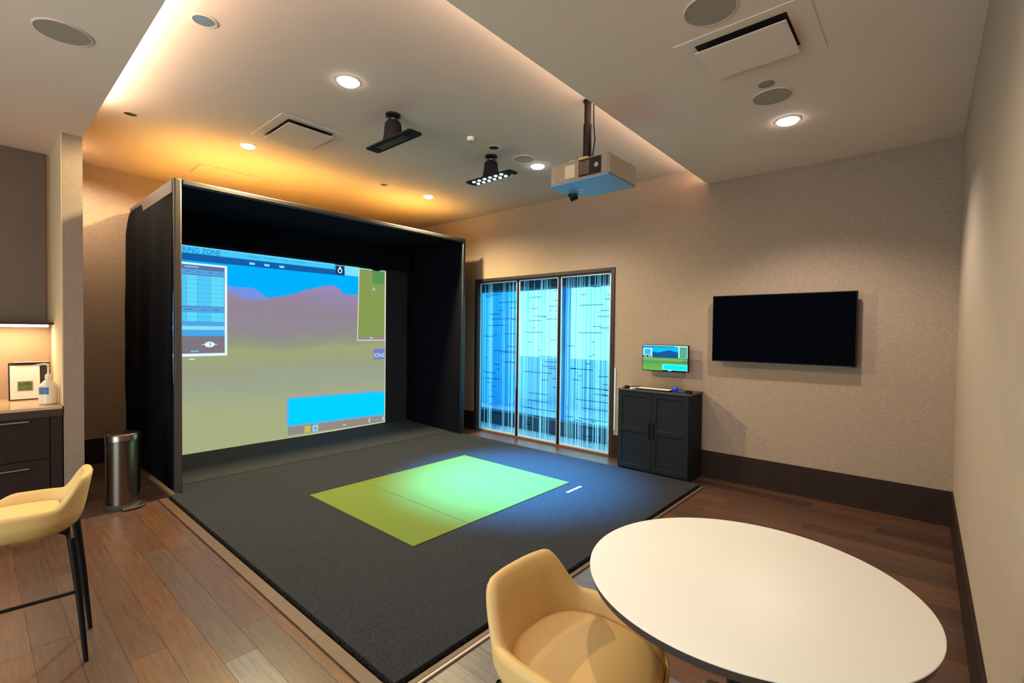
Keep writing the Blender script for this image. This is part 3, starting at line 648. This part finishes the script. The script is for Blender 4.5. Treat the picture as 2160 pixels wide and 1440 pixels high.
def mon_land():
    nt = PL2.node_tree; b = nt.nodes['Principled BSDF']; g = nt.nodes.new('ShaderNodeNewGeometry'); sp = nt.nodes.new('ShaderNodeSeparateXYZ'); nt.links.new(g.outputs['Position'], sp.inputs[0])
    mr = nt.nodes.new('ShaderNodeMapRange'); mr.inputs[1].default_value = 1.13; mr.inputs[2].default_value = 1.42; nt.links.new(sp.outputs['Z'], mr.inputs[0])
    cr = nt.nodes.new('ShaderNodeValToRGB'); e = cr.color_ramp.elements; e[0].color = hexc(120, 190, 84); e[1].color = hexc(40, 110, 160)
    for p, c in ((0.22, (108, 180, 88)), (0.36, (84, 160, 92)), (0.46, (136, 196, 96)), (0.53, (40, 110, 110)), (0.56, (20, 70, 130)), (0.8, (40, 120, 190))):
        q = cr.color_ramp.elements.new(p); q.color = hexc(*c)
    nt.links.new(mr.outputs[0], cr.inputs[0]); nt.links.new(cr.outputs[0], b.inputs['Emission Color'])
mon_land()
mm = MB(); ym = YB - .1215
def mx(u): return -2.472 + u * 0.522
def mz(v): return 1.134 + v * 0.283
mmats = [PL2, glow('m_sky', (0, 200, 255)), glow('m_hill', (24, 90, 160)), glow('m_white', (190, 250, 255)), glow('m_cyan', (0, 250, 250)), glow('m_dark', (10, 30, 50)), glow('m_green', (90, 176, 140)), glow('m_blue', (60, 190, 245))]
def mr_(u0, v0, u1, v1, mi, L): mm.add([(mx(u0), ym - L * .0003, mz(v0)), (mx(u1), ym - L * .0003, mz(v0)), (mx(u1), ym - L * .0003, mz(v1)), (mx(u0), ym - L * .0003, mz(v1))], [(0, 1, 2, 3)], mi)
mr_(0, 0, 1, 1, 0, 0); mr_(0, .56, .83, 1, 1, 1)
for i in range(12):
    u0, u1 = .22 + i * .05, .27 + i * .05; h = [.76, .74, .72, .72, .74, .77, .79, .81, .82, .79, .76, .76, .78]
    mm.add([(mx(u0), ym - .0006, mz(.56)), (mx(u1), ym - .0006, mz(.56)), (mx(u1), ym - .0006, mz(h[i + 1])), (mx(u0), ym - .0006, mz(h[i]))], [(0, 1, 2, 3)], 2)
mr_(.0, .94, .72, .965, 5, 3); mr_(.02, .905, .2, .925, 7, 3); mr_(.72, .96, 1, 1, 3, 3); mr_(0, .97, .72, 1, 3, 2)
mr_(.01, .51, .22, .88, 3, 3); mr_(.04, .62, .18, .84, 7, 4); mr_(.01, .525, .20, .59, 5, 4); mr_(.04, .54, .08, .575, 3, 5); mr_(.14, .54, .18, .575, 3, 5)
mr_(.80, .52, 1, .97, 3, 3); mr_(.83, .53, .985, .95, 6, 4); mr_(.90, .38, 1, .46, 5, 3); mr_(.90, .41, 1, .435, 3, 4)
mr_(.455, .0, 1, .265, 3, 3); mr_(.475, .05, .99, .245, 4, 4); mr_(.455, .0, .99, .03, 5, 5); mr_(.58, .0, .66, .04, 3, 6)
mm.build('screen', mmats, mo, smooth=0, fix=False)
MB().box(-2.37, YB - .03, 1.07, -2.02, YB, 1.13).build('lower_bracket', M_grey, mo, smooth=0)

# ------------------------------------------------------------------ cabinet below the monitor
cx0, cx1, cy0, cy1, cz1 = -2.632, -1.812, 4.872, 5.262, 0.925
cb_ = thing('storage_cabinet', 'black two-door storage cabinet below the small monitor', 'cabinet', ((cx0 + cx1) / 2, cy1, 0))
MB().box(cx0 + .006, cy0 + .02, 0.002, cx1 - .006, cy1, cz1 - .02).build('carcass', M_cab, cb_, bevel=0.002, smooth=0)
MB().box(cx0, cy0 - .006, cz1 - .02, cx1, cy1, cz1).build('top_board', mat('cabinet_top', (52, 44, 44), 0.35), cb_, bevel=0.003, smooth=0)
mid = (cx0 + cx1) / 2
for (a, b) in ((cx0 + .008, mid - .002), (mid + .002, cx1 - .008)):
    d = MB(); z0, z1 = .045, cz1 - .024; f = .05
    d.box(a, cy0 + .008, z0, b, cy0 + .019, z1)
    d.box(a, cy0, z0, a + f, cy0 + .0079, z1).box(b - f, cy0, z0, b, cy0 + .0079, z1)
    for (p, q) in ((z0, z0 + f), (.455, .505), (z1 - f, z1)): d.box(a + f, cy0, p, b - f, cy0 + .0079, q)
    do = d.build('door', M_cab, cb_, bevel=0.0015, smooth=0)
    for zt in (z0 + f, .505): MB().box(a + f, cy0 - .0006, zt - .003, b - f, cy0 - .0001, zt).build('rail_edge', M_cabline, do, smooth=0)
    hx = mid - .03 if a < mid - .1 else mid + .022
    MB().box(hx, cy0 - .016, .40, hx + .008, cy0 - .001, .58).build('handle', M_blackpl, do, bevel=0.002, smooth=0)
# things on the cabinet
kz = cz1 + .0005
k = thing('keyboard', 'thin white and black keyboard lying on the dark cabinet', 'keyboard', (-2.22, 4.98, kz))
MB().box(-2.44, 4.93, kz, -2.05, 5.05, kz + .012).build('tray', M_blackpl, k, bevel=0.004, smooth=0)
ks = MB()
for r in range(4):
    for c in range(12): ks.box(-2.425 + c * .0305, 4.94 + r * .026, kz + .0125, -2.400 + c * .0305, 4.961 + r * .026, kz + .018)
ks.build('keys', M_paper, k, bevel=0.001, smooth=0)
rm = thing('remote_control', 'flat white remote at the left end of the cabinet top', 'remote', (-2.50, 4.93, kz))
MB().prism([(-2.50, 4.90), (-2.46, 4.885), (-2.45, 4.99), (-2.49, 5.0)], 'z', kz, kz + .014).build('shell', M_paper, rm, bevel=0.004, smooth=0)
MB().box(-2.487, 4.93, kz + .0142, -2.467, 4.975, kz + .0155).build('button_pad', M_grey, rm, smooth=0)
ms = MB()
for i, (s_, z_) in enumerate(((1, 0), (1, .010), (.8, .022), (.4, .029), (.05, .031))):
    ms.v += [(-2.57 + .032 * s_ * math.cos(a * PI / 10), 4.97 + .05 * s_ * math.sin(a * PI / 10), kz + z_) for a in range(20)]
for i in range(4):
    for j in range(20): ms.f.append([i * 20 + j, i * 20 + (j + 1) % 20, i * 20 + 20 + (j + 1) % 20, i * 20 + 20 + j]); ms.m.append(0)
ms.f += [list(range(20)), [80 + j for j in range(20)]]; ms.m += [0, 0]
mo_ = ms.build('computer_mouse', M_blackpl); tag(mo_, 'black computer mouse at the corner of the cabinet beside the door', 'mouse')
bx = MB().lathe([(.028, kz), (.030, kz + .004), (.030, kz + .040), (.022, kz + .052), (.010, kz + .056)], -2.02, 5.02, 20).build('golf_ball_cup', M_bluepl)
tag(bx, 'small bright blue cup on the dark cabinet beside the keyboard', 'cup')
cc = MB().tube([(-1.99, 5.00, kz + .008), (-1.96, 4.97, kz + .008), (-1.92, 4.975, kz + .008), (-1.90, 5.0, kz + .008)], .006, 8).build('charging_cable', M_bluepl); tag(cc, 'short blue cable on the cabinet between the cup and the tape', 'cable')
tr = MB().lathe([(.022, kz), (.036, kz), (.036, kz + .024), (.022, kz + .024), (.022, kz)], -1.865, 4.99, 28, cap=False).build('tape_roll', M_blackpl); tag(tr, 'black roll of tape on the right end of the cabinet top', 'tape')

# ------------------------------------------------------------------ kitchenette
kc = thing('kitchen_base_cabinet', 'espresso base cabinet with two wide drawers below the stone counter', 'cabinet', (-5.9, -0.2, 0))
MB().box(-6.30, -0.95, 0.10, XK - .02, 0.522, 0.80).box(-6.30, -0.95, 0.0, XK - .08, 0.522, 0.10).build('carcass', M_kcab, kc, smooth=0)
MB().box(XK - .02, 0.45, 0.10, XK - .001, 0.522, 0.80).build('filler_strip', M_kcab, kc, bevel=0.002, smooth=0)
for (ya, yb) in ((-0.36, 0.444), (-0.95, -0.366)):
    for (za, zb, hz) in ((.458, .80, .778), (.102, .450, .395)):
        dr = MB().box(XK - .02, ya, za, XK, yb, zb).build('drawer', M_kcab, kc, bevel=0.002, smooth=0)
        yc = (ya + yb) / 2; hl = .28 if yb > 0 else .18
        h = MB().tube([(XK + .03, yc - hl, hz), (XK + .03, yc + hl, hz)], .006, 10)
        for q in (-hl + .03, hl - .03): h.tube([(XK + .001, yc + q, hz), (XK + .03, yc + q, hz)], .0045, 8)
        h.build('handle', M_steel, dr)
ct = thing('countertop', 'beige stone counter above the espresso drawers in the niche', 'countertop', (-5.9, -0.2, .80))
MB().box(-6.318, -0.95, .862, XK + .012, .522, .885).build('slab', M_counter, ct, bevel=0.002, smooth=0)
MB().box(XK - .02, -0.95, .802, XK + .010, .522, .861).build('front_edge', mat('counter_edge_dark', (66, 48, 40), 0.4), ct, smooth=0)
MB().box(-6.318, -2.9, 1.60, -6.30, 0.49, ZL - .001).build('upper_panel', M_kpanel, None, smooth=0)
tag(D.objects['upper_panel'], 'tall taupe panel above the lit shelf in the kitchenette niche', 'wall panel'); D.objects['upper_panel'].name = 'wall_panel'
sh = thing('floating_shelf', 'thin dark shelf with a bright LED strip in the kitchenette niche', 'shelf', (-6.2, -0.2, 1.57))
MB().box(-6.319, -0.95, 1.570, -6.06, 0.522, 1.590).build('board', mat('shelf_dark', (44, 28, 26), 0.5), sh, bevel=0.002, smooth=0)
MB().box(-6.14, -0.95, 1.548, -6.09, 0.49, 1.5695).build('led_strip', M_led, sh, bevel=0.004, smooth=0)
lamp('bulb', 'AREA', (-6.115, -0.1, 1.545), 9, (1.0, 0.78, 0.52), sh, shape='RECTANGLE', size=0.04, size_y=1.1)
sg = thing('sign_holder', 'dark framed sign with a white card and golf picture on the counter', 'sign', (-6.1, .34, .886))
def tiltbox(y0, y1, h0, h1, d0, d1):
    """upright slab leaning back a little; d measured outwards from the back face"""
    vs = []
    for z in (h0, h1):
        for yv in (y0, y1):
            for d in (d0, d1): vs.append((-6.13 + d - (z - 0) * 0.18, yv, .888 + z))
    return vs, [(0, 1, 3, 2), (4, 6, 7, 5), (0, 4, 5, 1), (2, 3, 7, 6), (0, 2, 6, 4), (1, 5, 7, 3)]
MB().add(*tiltbox(.235, .505, 0, .335, 0, .012)).build('backing', mat('sign_frame_dark', (40, 24, 22), 0.5), sg, smooth=0)
MB().add(*tiltbox(.245, .435, .01, .31, .0125, .016)).build('card', M_paper, sg, smooth=0)
MB().add(*tiltbox(.293, .387, .085, .165, .0165, .018)).build('golf_photo', mat('photo_green', (88, 96, 44), 0.5, var=0.8, vscale=18), sg, smooth=0)
MB().add(*tiltbox(.286, .394, .078, .172, .0161, .0163)).build('photo_border', M_white, sg, smooth=0)
MB().add(*tiltbox(.27, .50, .336, .342, .0, .03)).build('top_ledge', M_white, sg, smooth=0)
bt = thing('pump_bottle', 'large milky pump bottle with a blue label on the counter', 'bottle', (-5.70, .455, .886))
MB().lathe([(.055, .887), (.062, .895), (.062, 1.02), (.058, 1.05), (.030, 1.085), (.018, 1.095), (.018, 1.11)], -5.70, .455, 28).build('bottle_body', M_clearwhite, bt)
MB().lathe([(.022, 1.10), (.022, 1.135), (.010, 1.145), (.007, 1.15), (.007, 1.215)], -5.70, .455, 20).build('pump_collar', M_clearwhite, bt)
MB().tube([(-5.70, .455, 1.205), (-5.70, .455, 1.225), (-5.70, .43, 1.232), (-5.70, .375, 1.222)], [.009, .011, .009, .006], 12).build('spout', M_clearwhite, bt)
lb = MB(); n = 10
for i in range(n + 1):
    a = -1.25 + 1.2 * i / n
    for z in (.975, 1.035): lb.v.append((-5.70 + .0635 * math.cos(a), .455 + .0635 * math.sin(a), z))
for i in range(n): lb.f.append([2 * i, 2 * i + 2, 2 * i + 3, 2 * i + 1]); lb.m.append(0)
lb.build('label', M_bluelabel, bt)

# ------------------------------------------------------------------ step bin
bnx, bny = -5.215, .875
bn = thing('pedal_bin', 'round stainless steel pedal bin beside the black enclosure', 'bin', (bnx, bny, 0))
MB().lathe([(.118, .0), (.122, .008), (.122, .045)], bnx, bny, 48).build('plastic_base', mat('bin_base', (70, 64, 60), 0.5), bn)
MB().lathe([(.120, .046), (.120, .575)], bnx, bny, 48).build('steel_drum', M_steel2, bn)
MB().lathe([(.124, .578), (.124, .632), (.116, .645), (.05, .650)], bnx, bny, 48).build('lid', M_steel2, bn, smooth=35)
MB().box(bnx - .16, bny - .09, .55, bnx - .10, bny - .03, .645).build('hinge', M_blackpl, bn, bevel=0.004, smooth=0)
pd = MB(); n = 12; vs = []
ang = math.atan2(.55, .85)
for i in range(n + 1):
    a = ang + (-.75 + 1.5 * i / n)
    for rr, z in ((.120, .030), (.120, .012), (.158 + .02 * math.sin(PI * i / n), .012), (.158 + .02 * math.sin(PI * i / n), .024)):
        vs.append((bnx + rr * math.cos(a), bny + rr * math.sin(a), z))
fs = [(4 * i + j, 4 * i + (j + 1) % 4, 4 * i + 4 + (j + 1) % 4, 4 * i + 4 + j) for i in range(n) for j in range(4)] + [(0, 1, 2, 3), (4 * n + 3, 4 * n + 2, 4 * n + 1, 4 * n)]
pd.add(vs, fs).build('pedal', M_steel, bn)

# ------------------------------------------------------------------ bar table
tcx, tcy, tz, tr_ = -0.350, 1.341, .912, .398
tb = thing('bar_table', 'round high table with a white top and dark edge', 'table', (tcx, tcy, 0))
MB().lathe([(tr_ - .004, tz - .004), (tr_, tz - .0035), (tr_, tz - .001), (tr_ - .002, tz)], tcx, tcy, 128).build('table_top', M_tabletop, tb)
MB().lathe([(tr_ - .02, tz - .026), (tr_ - .006, tz - .024), (tr_ - .001, tz - .006), (tr_ - .001, tz - .0042)], tcx, tcy, 128).build('edge_band', M_tedge, tb)
for q in range(4):
    a = q * PI / 2; ux, uy = math.cos(a), math.sin(a); vx, vy = -uy * .024, ux * .024
    MB().prism([(tcx + ux * .036 - vx, tcy + uy * .036 - vy), (tcx + ux * .29 - vx, tcy + uy * .29 - vy), (tcx + ux * .29 + vx, tcy + uy * .29 + vy), (tcx + ux * .036 + vx, tcy + uy * .036 + vy)], 'z', 0.0, .022).build('base_arm', M_darkmetal, tb, bevel=.003, smooth=0)
MB().lathe([(.034, .001), (.034, tz - .034)], tcx, tcy, 24).build('column', M_darkmetal, tb)
MB().lathe([(.12, tz - .040), (.12, tz - .031)], tcx, tcy, 32).build('mounting_plate', M_darkmetal, tb)

# ------------------------------------------------------------------ tan bucket stools
def sup(t, a, b, e=2.7):
    c, s_ = math.cos(t), math.sin(t)
    return a * abs(c) ** (2 / e) * (1 if c >= 0 else -1), b * abs(s_) ** (2 / e) * (1 if s_ >= 0 else -1)
def sst(a, b, x):
    x = min(1, max(0, (x - a) / (b - a))); return x * x * (3 - 2 * x)
SA, SB = .212, .220     # half length, half width
ZB, ZARM, ZBACK, ZFRONT = .615, .742, .860, .656
def stool(label, loc, rz):
    t = thing('bar_stool', label, 'stool', loc, rz, group='tan bucket stools')
    NS = 96; cols = []
    prof_n = None
    for i in range(NS):
        th = 2 * PI * i / NS                       # 0 = front (+x), pi = back
        x1, y1 = sup(th, SA, SB)
        phi = abs(math.atan2(y1, -x1))             # 0 at back
        h = ZARM + (ZBACK - ZARM) * (1 - sst(.50, 1.02, phi))
        h = h - (ZARM - ZFRONT) * sst(1.75, 2.6, phi)
        lean = .13 * (1 - sst(.5, 1.3, phi)) + .05
        th_k = .036
        col = []
        rl = math.hypot(x1, y1); dx, dy = x1 / rl, y1 / rl
        def P(s_, z, inn=0.0):
            ln = max(0, z - .66) * lean
            return (x1 * s_ + dx * (ln - inn), y1 * s_ + dy * (ln - inn), z)
        col.append(P(.05, ZB)); col.append(P(.70, ZB)); col.append(P(.84, ZB + .006)); col.append(P(.93, ZB + .025)); col.append(P(.985, ZB + .055))
        for k in range(1, 7): col.append(P(1.0, ZB + .055 + (h - .014 - ZB - .055) * k / 6))
        col.append(P(1.0, h - .004, .006)); col.append(P(1.0, h, .016)); col.append(P(1.0, h - .002, .026)); col.append(P(1.0, h - .012, th_k))
        for k in range(1, 6): col.append(P(1.0, h - .012 + (.655 - h + .012) * k / 5, th_k + .004 * k))
        col.append(P(.6, .652, .05)); col.append(P(.05, .65, 0))
        cols.append(col)
    K = len(cols[0]); vs = [p for c in cols for p in c]; fs = []
    for i in range(NS):
        j = (i + 1) % NS
        for k in range(K - 1): fs.append((i * K + k, j * K + k, j * K + k + 1, i * K + k + 1))
    fs.append(tuple(i * K for i in range(NS))[::-1]); fs.append(tuple(i * K + K - 1 for i in range(NS)))
    MB().add(vs, fs).build('bucket_shell', M_leather, t, world=False, smooth=60)
    # cushion
    cs_ = MB(); rings = [(.80, .654), (.93, .657), (1.0, .668), (1.0, .680), (.965, .692), (.86, .699), (.6, .703), (.25, .704)]
    for (s_, z) in rings:
        for i in range(64):
            x1, y1 = sup(2 * PI * i / 64, SA - .040 + .005, SB - .043, 2.6)
            if x1 > 0: x1 *= 1.16
            zz = z - (.020 * sst(.10, .23, x1 * s_))
            cs_.v.append((x1 * s_ + .004, y1 * s_, zz))
    for r in range(len(rings) - 1):
        for i in range(64): cs_.f.append([r * 64 + i, r * 64 + (i + 1) % 64, r * 64 + 64 + (i + 1) % 64, r * 64 + 64 + i]); cs_.m.append(0)
    cs_.f += [list(range(64))[::-1], [(len(rings) - 1) * 64 + i for i in range(64)]]; cs_.m += [0, 0]
    cs_.build('seat_cushion', M_leather2, t, world=False, smooth=60)
    feet = [(.19, .19), (.19, -.19), (-.225, .155), (-.225, -.155)]
    for (fx, fy) in feet:
        tx, ty = fx * .78, fy * .80
        MB().tube([(tx * .85, ty * .85, ZB + .004), (tx, ty, ZB - .035), (fx * .9, fy * .9, .30), (fx, fy, 0.0)], [.026, .017, .013, .0095], 12).build('leg', M_darkmetal, t, world=False, smooth=50)
    def at(fx, fy, z): k_ = 1 - .10 * z / .30; return (fx * k_, fy * k_, z)
    MB().tube([at(.19, .19, .31), at(.19, -.19, .31)], .009, 10).build('footrest', M_darkmetal, t, world=False)
    MB().tube([at(.19, .19, .33), at(-.225, .155, .33)], .008, 10).build('side_stretcher', M_darkmetal, t, world=False)
    return t
stool('tan leather bucket stool pulled up beside the round white table', (-.684, 1.085, 0), math.radians(0))
stool('tan leather bucket stool standing alone near the kitchenette drawers', (-3.10, .156, 0), math.radians(-100))
stool('tan leather bucket stool tucked below the near side of the table', (-.152, 1.122, 0), math.radians(104))
